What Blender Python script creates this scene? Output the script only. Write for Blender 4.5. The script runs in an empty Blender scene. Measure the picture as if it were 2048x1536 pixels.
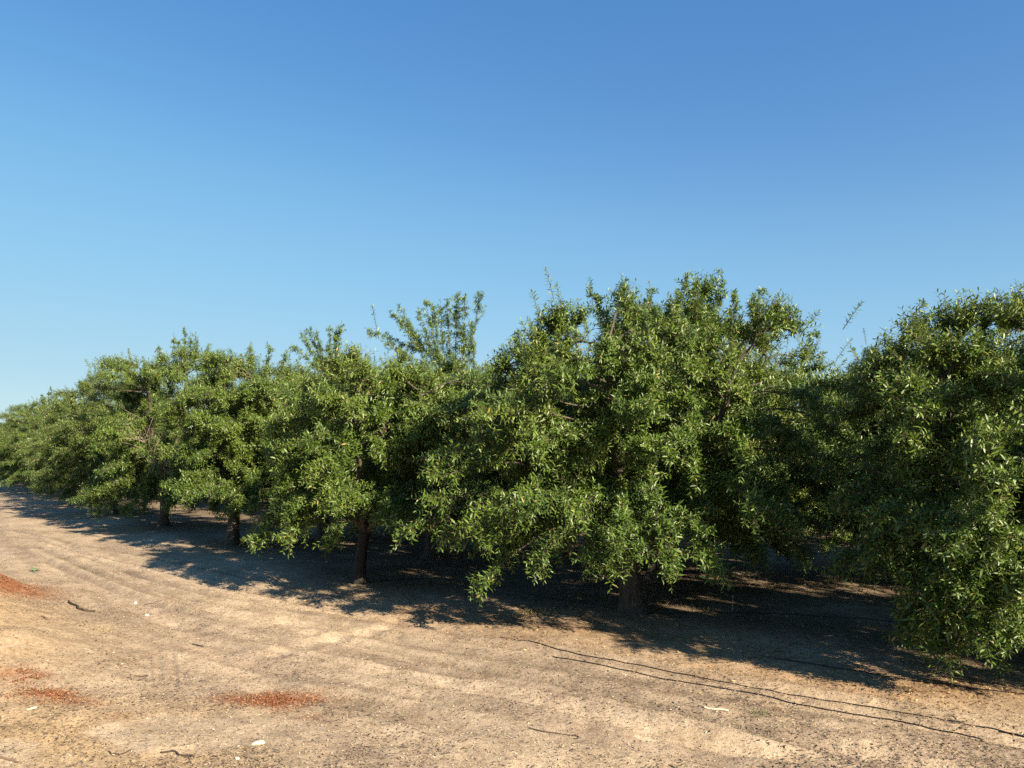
import bpy, math
import numpy as np
from mathutils import Vector

R = math.radians
scene = bpy.context.scene
col = scene.collection
TAU = 2 * math.pi

# ------------------------------------------------------------------ camera
CAM_H, F, PITCH = 2.4, 1540.0, math.atan((912 - 768) / 1540.0)
cam = bpy.data.objects.new('camera', bpy.data.cameras.new('camera'))
col.objects.link(cam)
cam.location = (0, 0, CAM_H)
cam.rotation_euler = (math.pi / 2 + PITCH, 0, 0)
cam.data.sensor_width = 36
cam.data.lens = F / 2048 * 36
cam.data.clip_start, cam.data.clip_end = 0.05, 20000
scene.camera = cam
CP, SP = math.cos(PITCH), math.sin(PITCH)


def ray(px, py):
    u, v = (px - 1024) / F, (768 - py) / F
    return np.array([u, CP - v * SP, SP + v * CP])


def at(px, py, Y):
    """the point at forward distance Y that is seen at this place of the photograph"""
    d = ray(px, py)
    return np.array([0, 0, CAM_H]) + d * (Y / d[1])


def gnd(px, py, z=0.0):
    d = ray(px, py)
    return np.array([0, 0, CAM_H]) + d * ((z - CAM_H) / d[2])


# ------------------------------------------------------------------ light
SUN_AZ, SUN_EL = 137.0, 27.5
world = bpy.data.worlds.new('World')
scene.world = world
world.use_nodes = True
nt = world.node_tree
sky = nt.nodes.new('ShaderNodeTexSky')
sky.sky_type = 'NISHITA'
sky.sun_disc = False
sky.sun_elevation = R(SUN_EL)
sky.sun_rotation = R(SUN_AZ)
sky.altitude = 50
sky.air_density, sky.dust_density, sky.ozone_density = 1.0, 0.0, 2.5
hsv = nt.nodes.new('ShaderNodeHueSaturation')
hsv.inputs['Saturation'].default_value = 1.3
nt.links.new(sky.outputs[0], hsv.inputs['Color'])
gm = nt.nodes.new('ShaderNodeGamma')
gm.inputs['Gamma'].default_value = 0.72
nt.links.new(hsv.outputs[0], gm.inputs['Color'])
EXPO, SKY = 1.62, 0.062
k_disp = .085 * 2 ** 1.25                     # grade the sky where it is close to its shown brightness
up_, dn_ = nt.nodes.new('ShaderNodeVectorMath'), nt.nodes.new('ShaderNodeVectorMath')
for v_, f_ in ((up_, k_disp), (dn_, 1.0 / (SKY * 2 ** EXPO))):
    v_.operation = 'SCALE'
    v_.inputs['Scale'].default_value = f_
cv = nt.nodes.new('ShaderNodeRGBCurve')
for ch, pts in enumerate((((0.09, .100), (.216, .262), (.694, .50)), ((.25, .292), (.451, .55), (.965, .755)), ((.468, .631), (.723, .84)))):
    c_ = cv.mapping.curves[ch]
    for p_ in pts:
        c_.points.new(*p_)
    c_.points[len(c_.points) - 1].location = (1.0, (.60, .77, .87)[ch])
cv.mapping.use_clip = False
cv.mapping.update()
nt.links.new(gm.outputs[0], up_.inputs[0])
nt.links.new(up_.outputs[0], cv.inputs['Color'])
nt.links.new(cv.outputs[0], dn_.inputs[0])
nt.links.new(dn_.outputs[0], nt.nodes['Background'].inputs[0])
nt.nodes['Background'].inputs[1].default_value = SKY
sun = bpy.data.objects.new('sun', bpy.data.lights.new('sun', 'SUN'))
col.objects.link(sun)
sun.data.energy = 4.9
sun.data.angle = R(0.5)
sun.data.color = (1.0, 0.86, 0.66)
sd = Vector((math.sin(R(SUN_AZ)) * math.cos(R(SUN_EL)), math.cos(R(SUN_AZ)) * math.cos(R(SUN_EL)), math.sin(R(SUN_EL))))
sun.rotation_euler = sd.to_track_quat('Z', 'Y').to_euler()
sun.location = sd * 60

scene.view_settings.view_transform = 'Standard'
scene.view_settings.look = 'None'
scene.view_settings.exposure = EXPO
scene.view_settings.gamma = 1.0
cy = scene.cycles
cy.max_bounces, cy.diffuse_bounces, cy.glossy_bounces, cy.transmission_bounces = 4, 2, 2, 3
cy.use_denoising = False


# ------------------------------------------------------------------ noise
def _hash(ix, iy, s):
    n = (ix.astype(np.int64) * 374761393 + iy.astype(np.int64) * 668265263 + s * 982451653) & 0xFFFFFFFF
    n = ((n ^ (n >> 13)) * 1274126177) & 0xFFFFFFFF
    return ((n ^ (n >> 16)) & 0xFFFF) / 65535.0


def vnoise(x, y, s=0):
    ix, iy = np.floor(x), np.floor(y)
    fx, fy = x - ix, y - iy
    fx, fy = fx * fx * (3 - 2 * fx), fy * fy * (3 - 2 * fy)
    a = _hash(ix, iy, s) * (1 - fx) + _hash(ix + 1, iy, s) * fx
    b = _hash(ix, iy + 1, s) * (1 - fx) + _hash(ix + 1, iy + 1, s) * fx
    return a * (1 - fy) + b * fy


def fbm(x, y, s=0, o=4):
    t, a, n = 0, 0.5, 0
    for k in range(o):
        t = t + a * vnoise(x * 2 ** k + 17.3 * k, y * 2 ** k - 9.1 * k, s + k)
        n += a
        a *= 0.5
    return t / n


def sstep(a, b, x):
    t = np.clip((x - a) / (b - a), 0, 1)
    return t * t * (3 - 2 * t)


# ------------------------------------------------------------------ mesh helpers
def mesh_np(name, V, faces, mats, attr=None, cattr=None, smooth=False):
    """faces: list of int arrays (n,3) or (n,4)"""
    me = bpy.data.meshes.new(name)
    V = np.ascontiguousarray(V, dtype=np.float32)
    me.vertices.add(len(V))
    me.vertices.foreach_set('co', V.ravel())
    nl = sum(f.size for f in faces)
    npoly = sum(len(f) for f in faces)
    me.loops.add(nl)
    me.polygons.add(npoly)
    li = np.concatenate([f.ravel() for f in faces]).astype(np.int32)
    me.loops.foreach_set('vertex_index', li)
    tot = np.concatenate([np.full(len(f), f.shape[1]) for f in faces])
    st = np.concatenate([[0], np.cumsum(tot)[:-1]]).astype(np.int32)
    me.polygons.foreach_set('loop_start', st)
    if smooth:
        me.polygons.foreach_set('use_smooth', np.ones(npoly, dtype=bool))
    if attr is not None:
        a = me.attributes.new('tint', 'FLOAT', 'POINT')
        a.data.foreach_set('value', np.ascontiguousarray(attr, dtype=np.float32))
    if cattr is not None:
        a = me.attributes.new('soil', 'FLOAT_COLOR', 'POINT')
        a.data.foreach_set('color', np.ascontiguousarray(cattr, dtype=np.float32).ravel())
    me.update(calc_edges=True)
    me.validate()
    for m in (mats if isinstance(mats, list) else [mats]):
        me.materials.append(m)
    return me


def link(name, me, parent=None, loc=None):
    o = bpy.data.objects.new(name, me)
    col.objects.link(o)
    if parent is not None:
        o.parent = parent
    if loc is not None:
        o.location = loc
    return o


def tag(o, label=None, cat=None, group=None, kind=None):
    if label: o['label'] = label
    if cat: o['category'] = cat
    if group: o['group'] = group
    if kind: o['kind'] = kind
    return o


def norm(v):
    return v / np.maximum(np.linalg.norm(v, axis=-1, keepdims=True), 1e-9)


class Wood:
    """collects tubes into one mesh"""
    def __init__(s):
        s.V, s.Fc, s.n = [], [], 0

    def tubes(s, P, Rad, sides=5, shape=None):
        """P (S,K,3), Rad (S,K); shape (S,K,sides) multiplies the radius"""
        S, K, _ = P.shape
        T = np.gradient(P, axis=1)
        T = norm(T)
        ref = np.where(np.abs(T[..., 2:3]) > 0.9, np.array([1.0, 0.2, 0]), np.array([0.1, 0.0, 1.0]))
        ref = np.repeat(ref[:, :1], K, axis=1)
        A = norm(np.cross(T, ref))
        B = np.cross(T, A)
        th = np.arange(sides) / sides * TAU
        rr = Rad[..., None] * (shape if shape is not None else 1.0)
        ring = P[:, :, None] + rr[..., None] * (np.cos(th)[None, None, :, None] * A[:, :, None] + np.sin(th)[None, None, :, None] * B[:, :, None])
        s.V.append(ring.reshape(-1, 3))
        base = s.n + (np.arange(S) * K * sides)[:, None, None] + (np.arange(K - 1) * sides)[None, :, None]
        j = np.arange(sides)
        a = base + j
        b = base + (j + 1) % sides
        s.Fc.append(np.stack([a, b, b + sides, a + sides], -1).reshape(-1, 4))
        s.n += S * K * sides

    def build(s, name, mat, parent=None, smooth=True):
        me = mesh_np(name, np.concatenate(s.V), [np.concatenate(s.Fc)], mat, smooth=smooth)
        return me


# ------------------------------------------------------------------ materials
def new_mat(name):
    m = bpy.data.materials.new(name)
    m.use_nodes = True
    t = m.node_tree
    return m, t, t.nodes, t.links, t.nodes['Principled BSDF']


def ramp(n, stops):
    r = n.new('ShaderNodeValToRGB')
    e = r.color_ramp.elements
    while len(e) < len(stops):
        e.new(0.5)
    for k, (p, c) in enumerate(stops):
        e[k].position = p
        e[k].color = (*c, 1)
    return r


def leaf_material(name, stops, pale=1.0, trans=0.18, rough=0.46):
    m, t, n, l, p = new_mat(name)
    a = n.new('ShaderNodeAttribute'); a.attribute_name = 'tint'
    r = ramp(n, stops)
    l.new(a.outputs['Fac'], r.inputs[0])
    g = n.new('ShaderNodeNewGeometry')
    hs = n.new('ShaderNodeHueSaturation'); hs.inputs['Saturation'].default_value = 0.78; hs.inputs['Value'].default_value = 1.45 * pale
    l.new(r.outputs[0], hs.inputs['Color'])
    mx = n.new('ShaderNodeMix'); mx.data_type = 'RGBA'
    l.new(g.outputs['Backfacing'], mx.inputs[0])
    l.new(r.outputs[0], mx.inputs[6]); l.new(hs.outputs[0], mx.inputs[7])
    l.new(mx.outputs[2], p.inputs['Base Color'])
    p.inputs['Roughness'].default_value = rough
    p.inputs['Specular IOR Level'].default_value = 0.5
    tr = n.new('ShaderNodeBsdfTranslucent')
    h2 = n.new('ShaderNodeHueSaturation'); h2.inputs['Saturation'].default_value = 1.15; h2.inputs['Value'].default_value = 1.5
    l.new(r.outputs[0], h2.inputs['Color'])
    l.new(h2.outputs[0], tr.inputs[0])
    ms = n.new('ShaderNodeMixShader'); ms.inputs[0].default_value = trans
    l.new(p.outputs[0], ms.inputs[1]); l.new(tr.outputs[0], ms.inputs[2])
    l.new(ms.outputs[0], n['Material Output'].inputs[0])
    return m


LEAF = leaf_material('leaf', [(0.0, (0.022, 0.053, 0.008)), (0.45, (0.076, 0.130, 0.013)), (0.90, (0.142, 0.180, 0.025)), (0.955, (0.14, 0.14, 0.035)), (1.0, (0.34, 0.25, 0.08))])


def bark_material(name, c0, c1):
    m, t, n, l, p = new_mat(name)
    tc = n.new('ShaderNodeTexCoord'); mp = n.new('ShaderNodeMapping'); mp.inputs['Scale'].default_value = (22, 22, 5)
    l.new(tc.outputs['Object'], mp.inputs[0])
    ns = n.new('ShaderNodeTexNoise'); ns.inputs['Scale'].default_value = 1; ns.inputs['Detail'].default_value = 8; ns.inputs['Roughness'].default_value = 0.7
    l.new(mp.outputs[0], ns.inputs['Vector'])
    r = ramp(n, [(0.35, c0), (0.68, c1)])
    l.new(ns.outputs[0], r.inputs[0]); l.new(r.outputs[0], p.inputs['Base Color'])
    p.inputs['Roughness'].default_value = 0.9
    b = n.new('ShaderNodeBump'); b.inputs['Strength'].default_value = 0.9; b.inputs['Distance'].default_value = 0.03
    l.new(ns.outputs[0], b.inputs['Height']); l.new(b.outputs[0], p.inputs['Normal'])
    return m


SHADEDBARK = bark_material('shaded_bark', (0.012, 0.010, 0.008), (0.040, 0.032, 0.025))  # bark copy with the crown's shade painted in, for the slim trunk
BARK = bark_material('bark', (0.028, 0.022, 0.016), (0.12, 0.094, 0.066))
TWIG = bark_material('twig_bark', (0.10, 0.075, 0.05), (0.26, 0.20, 0.14))
DEAD = bark_material('dead_wood', (0.16, 0.12, 0.085), (0.36, 0.28, 0.20))


def plain(name, c, rough=0.8, spec=0.2, var=0.25, scale=60):
    m, t, n, l, p = new_mat(name)
    tc = n.new('ShaderNodeTexCoord')
    ns = n.new('ShaderNodeTexNoise'); ns.inputs['Scale'].default_value = scale; ns.inputs['Detail'].default_value = 4
    l.new(tc.outputs['Object'], ns.inputs['Vector'])
    r = ramp(n, [(0.3, tuple(x * (1 - var) for x in c)), (0.7, tuple(min(1, x * (1 + var)) for x in c))])
    l.new(ns.outputs[0], r.inputs[0]); l.new(r.outputs[0], p.inputs['Base Color'])
    p.inputs['Roughness'].default_value = rough
    p.inputs['Specular IOR Level'].default_value = spec
    return m


def tint_mat(name, stops, rough=0.9, spec=0.15):
    m, t, n, l, p = new_mat(name)
    a = n.new('ShaderNodeAttribute'); a.attribute_name = 'tint'
    r = ramp(n, stops)
    l.new(a.outputs['Fac'], r.inputs[0]); l.new(r.outputs[0], p.inputs['Base Color'])
    p.inputs['Roughness'].default_value = rough
    p.inputs['Specular IOR Level'].default_value = spec
    return m


# ------------------------------------------------------------------ layout: where the trunks stand
T0 = gnd(1266, 1228)[:2]
T1 = gnd(718, 1170)[:2]
T2 = gnd(466, 1093)[:2]
T3 = gnd(327, 1053)[:2]
RT = np.array([6.55, 9.05])
ROWA = np.array([-4.5, 5.95])               # step along the row that runs off to the left
ROWB = T0 - RT                              # step along the near part of the row
front = [RT - 2 * ROWB, RT - ROWB, RT, T0, T1, T2, T3] + [T3 + ROWA * k for k in range(1, 16)]
EDGE = np.array([RT - 12 * ROWB, RT, T0 + np.array([0.05, 0.3]), T1 + np.array([0.2, 0.25]), T2, T3, T3 + ROWA * 60])


def edge_dist(x, y):
    """signed distance to the line of front trunks (positive on the open side) and the way along it"""
    best = np.full(x.shape, 1e9); sgn = np.zeros(x.shape); along = np.zeros(x.shape); s0 = 0.0
    for a, b in zip(EDGE[:-1], EDGE[1:]):
        ab = b - a; L = math.hypot(*ab)
        t = np.clip(((x - a[0]) * ab[0] + (y - a[1]) * ab[1]) / L ** 2, 0, 1)
        dx, dy = x - (a[0] + ab[0] * t), y - (a[1] + ab[1] * t)
        d = np.hypot(dx, dy)
        side = np.where(ab[0] * dy - ab[1] * dx > 0, 1.0, -1.0)
        m = d < best
        best = np.where(m, d, best); sgn = np.where(m, side, sgn); along = np.where(m, s0 + t * L, along)
        s0 += L
    return best * sgn, along


def rut(d, w, c):
    return np.exp(-((d - c) / w) ** 2)


MOUND = (-8.95, 12.7)


def berm_ef(x, y):
    bx, by = -8.9, 11.6
    return ((x - bx) * 0.72 + (y - by) * 0.69) / 1.35, (-(x - bx) * 0.69 + (y - by) * 0.72) / 5.2


def path_dist(x, y, pix):
    P = np.array([gnd(*q)[:2] for q in pix]); best = np.full(x.shape, 1e9); al = np.zeros(x.shape); s0 = 0
    for a, b in zip(P[:-1], P[1:]):
        ab = b - a; L = math.hypot(*ab)
        t = np.clip(((x - a[0]) * ab[0] + (y - a[1]) * ab[1]) / L ** 2, 0, 1)
        d = np.hypot(x - a[0] - ab[0] * t, y - a[1] - ab[1] * t)
        m = d < best; best = np.where(m, d, best); al = np.where(m, s0 + t * L, al); s0 += L
    return best, np.sin(np.pi * np.clip(al / s0, 0, 1)) ** .5, al


TRACKS = [  # photo path, half width, depth, colour change: soil tone, with rut shade painted in
    ([(60, 1085), (190, 1146), (255, 1168), (345, 1191), (440, 1206), (560, 1222)], .075, -.03, -.26),
    ([(120, 1095), (273, 1153), (360, 1176), (462, 1198), (600, 1222), (760, 1250)], .07, -.03, -.24),
    ([(30, 1090), (130, 1139), (205, 1168), (290, 1203), (390, 1230), (500, 1248)], .08, -.028, -.22),
    ([(70, 1095), (205, 1158), (300, 1190), (410, 1218), (540, 1240)], .05, -.02, -.24),
    ([(50, 1070), (220, 1118), (400, 1160), (560, 1195), (740, 1230), (900, 1262)], .05, -.018, -.22),
    ([(600, 1262), (760, 1292), (950, 1330), (1200, 1384), (1500, 1450)], .06, -.018, -.22),
    ([(640, 1300), (800, 1330), (1000, 1362), (1250, 1412), (1600, 1490)], .06, -.018, -.18),
    ([(20, 1060), (160, 1102), (330, 1140), (520, 1180), (700, 1212), (900, 1248)], .22, -.02, .12),
    ([(40, 1075), (230, 1130), (420, 1172), (620, 1210), (820, 1246), (1000, 1290), (1250, 1350)], .20, -.02, .12),
    ([(470, 1330), (525, 1314), (600, 1293), (690, 1268), (800, 1250), (940, 1240)], .16, -.015, .16),
    ([(500, 1330), (560, 1352), (640, 1385), (760, 1420), (950, 1450), (1250, 1480)], .20, -.02, -.16),
    ([(560, 1215), (640, 1240), (720, 1262), (820, 1286), (1000, 1318), (1300, 1372), (1700, 1440)], .17, -.025, -.17),
    ([(400, 1215), (520, 1240), (640, 1268), (800, 1305), (1050, 1352), (1400, 1420)], .22, -.02, .10),
    ([(850, 1440), (1050, 1470), (1300, 1490), (1600, 1500), (2000, 1530)], .25, -.02, .12),
    ([(-40, 1045), (100, 1075), (260, 1108), (420, 1142), (600, 1180), (760, 1208)], .08, -.022, -.20),
    ([(40, 1110), (150, 1150), (250, 1195), (330, 1240), (420, 1290), (520, 1360), (600, 1450)], .22, -.025, .14),
    ([(700, 1300), (900, 1322), (1150, 1368), (1450, 1440), (1800, 1520)], .15, -.02, -.15),
    ([(620, 1330), (800, 1345), (1000, 1380), (1250, 1440), (1500, 1510)], .20, -.02, .12),
    ([(1150, 1440), (1300, 1462), (1450, 1490), (1700, 1530)], .14, -.02, -.14),
    ([(1100, 1270), (1350, 1310), (1600, 1352), (1850, 1392), (2100, 1430)], .25, -.015, .10)]


def ground_h(x, y):
    d, s = edge_dist(x, y)
    dw = d + 0.5 * (fbm(s * 0.12, d * 0.1, 5, 2) - 0.5)
    r = np.hypot(x, y)
    near = np.exp(-(r / 60) ** 2)
    h = 0.10 * (fbm(x * 0.18, y * 0.18, 1, 3) - 0.5) * near
    h += 0.045 * (fbm(x * 1.1, y * 1.1, 11, 4) - 0.5) * near
    h += 0.022 * (fbm(x * 6, y * 6, 21, 3) - 0.5) * np.exp(-(r / 25) ** 2)
    # sandy berm on the left of the tracks
    e, f = berm_ef(x, y)
    h += 0.62 * np.exp(-(e ** 2 + f ** 4)) * (0.75 + 0.5 * fbm(x * 0.8, y * 0.8, 31, 3))
    # wheel ruts that follow the row
    amp = sstep(1.5, 2.5, d) * (1 - sstep(7.5, 9, d)) * near
    for c, w, a in ((2.55, .16, .035), (3.0, .10, .03), (3.35, .15, .04), (4.3, .13, .035), (4.75, .10, .03), (5.15, .16, .04), (6.2, .2, .03)):
        br = 0.35 + 0.65 * sstep(0.35, 0.6, fbm(s * 0.25, d * 0.3 + c, 41, 2))
        h += amp * br * (-a * rut(dw, w, c) + 0.6 * a * rut(dw, w * 0.8, c + w * 1.5))
    for pix, w, dep, cc in TRACKS:
        dd, fade, al = path_dist(x, y, pix)
        h += 1.35 * fade * (dep * np.exp(-(dd / w) ** 2) - .55 * dep * np.exp(-((dd - 1.7 * w) / (w * .7)) ** 2))
    # a tyre print with its lugs
    dd, fade, al = path_dist(x, y, [(330, 1300), (333, 1340), (336, 1375), (346, 1398)])
    h += np.where(dd < .22, fade * .008 * np.sin(dd / .22 * 4.5 * np.pi), 0)
    h += .30 * np.exp(-(((x - MOUND[0]) / .75) ** 2 + ((y - MOUND[1]) / .8) ** 2))
    # soft mounds under the rows
    h += 0.05 * np.exp(-(d / 1.0) ** 2) * near
    return h


def gz(x, y):
    return float(ground_h(np.array([x], float), np.array([y], float))[0])


def ongnd(px, py, dz=0.0):
    p = gnd(px, py)
    for _ in range(6):
        p = gnd(px, py, gz(p[0], p[1]) + dz)
    return p


# ------------------------------------------------------------------ ground
SAND = np.array([.39, .287, .168]); TAN = np.array([.357, .279, .196]); GREY = np.array([.27, .205, .147])
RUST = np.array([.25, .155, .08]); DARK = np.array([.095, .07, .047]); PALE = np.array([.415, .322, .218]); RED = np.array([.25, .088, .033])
RED_PATCHES = [  # centre px, py, half length px, half height px
    (560, 1399, 95, 15, 1.0), (470, 1398, 90, 10, .45), (95, 1391, 55, 9, .6), (165, 1405, 50, 7, .6), (20, 1353, 55, 9, .65), (2, 1170, 70, 75, 1.0), (620, 1436, 40, 8, .35), (240, 1432, 40, 8, .3)]


def soil_colour(x, y):
    d, s = edge_dist(x, y)
    n1 = fbm(x * 0.35, y * 0.35, 51, 4); n2 = fbm(x * 1.3, y * 1.3, 61, 4); n3 = fbm(s * 0.22, d * 2.6, 71, 4)
    n4 = fbm(x * 3.5, y * 3.5, 65, 3)
    c = np.broadcast_to(TAN, x.shape + (3,)).copy()

    def mixin(cc, w):
        nonlocal c
        w = np.clip(w, 0, 1)[..., None]
        c = c * (1 - w) + cc * w
    mixin(PALE, 0.6 * sstep(.42, .66, n1))
    mixin(GREY, 0.5 * sstep(.54, .72, n2) * sstep(2.2, 3.5, d))
    mixin(GREY, 0.7 * sstep(.50, .64, n3) * sstep(1.6, 2.4, d))
    mixin(PALE, 0.5 * (1 - sstep(.30, .45, n3)) * sstep(2.0, 3.0, d))
    # the yellow sand of the berm
    be, bf = berm_ef(x, y)
    b = np.exp(-((be / 1.25) ** 2 + bf ** 4))
    mixin(SAND * np.array([1.05, 1.0, .92]), 1.2 * b * (0.5 + 0.5 * n2))
    near_left = sstep(-1.2, -3.2, x) * sstep(8.2, 6.8, y)
    mixin(SAND * np.array([1.05, 1.0, .92]), 0.8 * near_left * sstep(.4, .6, n2))
    # strip of fallen leaves along the edge of the shade
    strip = np.exp(-((d - 1.75 - 0.9 * (n1 - .5)) / 0.75) ** 2) * sstep(-3.5, -1.0, x)
    mixin(RUST, 0.75 * strip * (0.45 + 0.8 * n2))
    # littered soil below the trees, darkened further to paint in canopy shade
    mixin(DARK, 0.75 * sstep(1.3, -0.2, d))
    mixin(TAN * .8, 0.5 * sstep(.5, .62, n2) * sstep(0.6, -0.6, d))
    for pix, w, dep, cc in TRACKS:
        dd, fade, al = path_dist(x, y, pix)
        k = (np.exp(-(dd / (w * 1.1)) ** 2) * fade * cc * 1.5 * (.5 + n2))[..., None]
        c = c * (1 + k)
    c *= (0.86 + 0.28 * n4)[..., None]
    return c, d, s


def build_ground():
    a_in = np.arange(-50, 50.01, 0.16)
    a_out = np.concatenate([np.arange(52, 180, 4), np.arange(-180, -51, 4)])
    ang = np.sort(np.concatenate([a_in, a_out]))
    ang = np.radians(np.unique(np.round(ang, 4)))
    rad = [0.0, 0.5]
    r = 1.5
    while r < 90:
        rad.append(r); r *= 1.0055 if 5 < r < 40 else 1.02
    while r < 9000:
        rad.append(r); r *= 1.25
    rad = np.array(rad)
    A, Q = np.meshgrid(ang, rad)
    X, Y = np.sin(A) * Q, np.cos(A) * Q
    Z = ground_h(X, Y)
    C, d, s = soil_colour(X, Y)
    # red dry patches stain the soil below them
    for px, py, hx, hy, k in RED_PATCHES:
        p0, p1, p2 = ongnd(px, py), gnd(px + hx, py), gnd(px, py - hy)
        p1 = p1 + p0 - gnd(px, py); p2 = p2 + p0 - gnd(px, py)
        wx, wy = abs(p1[0] - p0[0]), min(abs(p2[1] - p0[1]), .95)
        wd = np.exp(-(((X - p0[0]) / wx) ** 2 + ((Y - p0[1]) / wy) ** 2) * 1.3)
        wd = np.clip(wd * (0.4 + 1.2 * fbm(X * 7, Y * 7, 91, 3)) * k, 0, .88)[..., None]
        C = C * (1 - wd) + RED * wd
    V = np.stack([X, Y, Z], -1).reshape(-1, 3)
    C4 = np.concatenate([C, np.ones(C.shape[:-1] + (1,))], -1).reshape(-1, 4)
    nR, nA = A.shape
    i = np.arange(nR - 1)[:, None] * nA + np.arange(nA)[None]
    i2 = np.arange(nR - 1)[:, None] * nA + (np.arange(nA)[None] + 1) % nA
    Fq = np.stack([i, i2, i2 + nA, i + nA], -1).reshape(-1, 4)[:, ::-1]
    m, t, n, l, p = new_mat('dry_soil')
    at_ = n.new('ShaderNodeAttribute'); at_.attribute_name = 'soil'
    tc = n.new('ShaderNodeTexCoord')

    def noise(scale, detail, rough=0.6):
        q = n.new('ShaderNodeTexNoise'); q.inputs['Scale'].default_value = scale; q.inputs['Detail'].default_value = detail; q.inputs['Roughness'].default_value = rough
        l.new(tc.outputs['Object'], q.inputs['Vector'])
        return q
    q1, q2, q3 = noise(14, 8, .75), noise(45, 6, .75), noise(2.2, 6, .65)
    r1 = ramp(n, [(0.36, (.66, .63, .60)), (0.50, (.97, .97, .97)), (0.66, (1.15, 1.14, 1.12))])
    r2 = ramp(n, [(0.34, (.70, .67, .64)), (0.50, (1.0, 1.0, 1.0)), (0.68, (1.18, 1.17, 1.15))])
    r3 = ramp(n, [(0.35, (.80, .78, .76)), (0.6, (1.08, 1.08, 1.08))])
    l.new(q1.outputs[0], r1.inputs[0]); l.new(q2.outputs[0], r2.inputs[0]); l.new(q3.outputs[0], r3.inputs[0])
    prev = at_.outputs['Color']
    for rr in (r1, r2, r3):
        mx = n.new('ShaderNodeMix'); mx.data_type = 'RGBA'; mx.blend_type = 'MULTIPLY'; mx.inputs[0].default_value = 1; mx.clamp_result = False
        l.new(prev, mx.inputs[6]); l.new(rr.outputs[0], mx.inputs[7]); prev = mx.outputs[2]
    l.new(prev, p.inputs['Base Color'])
    p.inputs['Roughness'].default_value = 1.0
    p.inputs['Specular IOR Level'].default_value = 0.1
    ad = n.new('ShaderNodeMath'); ad.operation = 'ADD'
    l.new(q1.outputs[0], ad.inputs[0]); l.new(q2.outputs[0], ad.inputs[1])
    bp = n.new('ShaderNodeBump'); bp.inputs['Strength'].default_value = 0.55; bp.inputs['Distance'].default_value = 0.02
    l.new(ad.outputs[0], bp.inputs['Height']); l.new(bp.outputs[0], p.inputs['Normal'])
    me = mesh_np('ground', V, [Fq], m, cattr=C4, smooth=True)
    tag(link('ground', me), 'dry sandy farm track and bare orchard soil', 'ground', kind='structure')


build_ground()


# ------------------------------------------------------------------ trees
def leaves_from_shoots(rng, B, D, L, droop, tint, nL, leaf, fine):
    """B,D (S,3) L,droop,tint (S,) -> leaf mesh arrays"""
    S = len(B)
    t = (np.arange(nL) + 0.6) / nL
    t = np.broadcast_to(t, (S, nL)) + rng.uniform(-.3, .3, (S, nL)) / nL
    t = 1 - (1 - np.clip(t, 0, 1)) ** 1.45
    g = np.array([0, 0, -1.0])
    P = B[:, None] + D[:, None] * (L[:, None] * t)[..., None] + g * (droop[:, None] * L[:, None] * t ** 2)[..., None]
    T = norm(D[:, None] + g * (2 * droop[:, None] * t)[..., None])
    ref = rng.normal(size=(S, 1, 3))
    E1 = norm(np.cross(T, ref)); E2 = np.cross(T, E1)
    az = np.arange(nL) * 2.39996 + rng.uniform(0, TAU, (S, 1)) + rng.uniform(-.5, .5, (S, nL))
    side = np.cos(az)[..., None] * E1 + np.sin(az)[..., None] * E2
    k = np.clip((t - .9) * 10, 0, 1)[..., None]
    Ld = norm(T * (0.45 + .55 * k) + side * 0.92 - g * .06 + rng.normal(size=(S, nL, 3)) * .16)
    up = norm(np.array([0, 0, .8]) + np.array(sd) * .55 + rng.normal(size=(S, nL, 3)) * .5 + T * .2)
    W = norm(np.cross(Ld, up)); N = np.cross(W, Ld)
    ln = leaf * rng.uniform(.6, 1.2, (S, nL)) * (1 - .25 * (t > .9))
    wd = ln * rng.uniform(.10, .155, (S, nL))
    cu = rng.uniform(-.05, .30, (S, nL))
    P, Ld, W, N = (a.reshape(-1, 3) for a in (P, Ld, W, N))
    ln, wd, cu = ln.reshape(-1, 1), wd.reshape(-1, 1), cu.reshape(-1, 1)
    tv = np.clip(tint[:, None] + rng.normal(0, .11, (S, nL)), 0, .93).reshape(-1)
    yel = rng.random(len(tv)) < .016
    tv = np.where(yel, rng.uniform(.95, 1, len(tv)), tv)

    def pt(a, w, f):
        return P + Ld * ln * a + W * wd * w + N * (wd * f - ln * cu * a * a)
    if fine:
        vs = [pt(0, 0, 0), pt(.34, 0, 0), pt(.7, 0, 0), pt(1, 0, 0), pt(.32, .95, .3), pt(.68, .85, .3), pt(.68, -.85, .3), pt(.32, -.95, .3)]
        tri = np.array([[0, 4, 1], [2, 5, 3], [0, 1, 7], [2, 3, 6]]); quad = np.array([[1, 4, 5, 2], [1, 2, 6, 7]])
    else:
        vs = [pt(0, 0, 0), pt(.5, 0, 0), pt(1, 0, 0), pt(.45, 1.1, .3), pt(.45, -1.1, .3)]
        tri = np.zeros((0, 3), int); quad = np.array([[0, 3, 2, 1], [0, 1, 2, 4]])
    m = len(vs)
    V = np.stack(vs, 1).reshape(-1, 3)
    off = (np.arange(len(P)) * m)[:, None, None]
    fs = []
    if len(tri): fs.append((off + tri).reshape(-1, 3))
    fs.append((off + quad).reshape(-1, 4))
    return V, fs, np.repeat(tv, m)


def bez(p0, p1, p2, K):
    t = np.linspace(0, 1, K)[:, None]
    return (1 - t) ** 2 * p0 + 2 * t * (1 - t) * p1 + t * t * p2


def fib(n):
    k = np.arange(n) + .5
    z = 1 - 2 * k / n
    ph = k * 2.39996
    r = np.sqrt(1 - z * z)
    return np.stack([r * np.cos(ph), r * np.sin(ph), z], -1)


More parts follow.
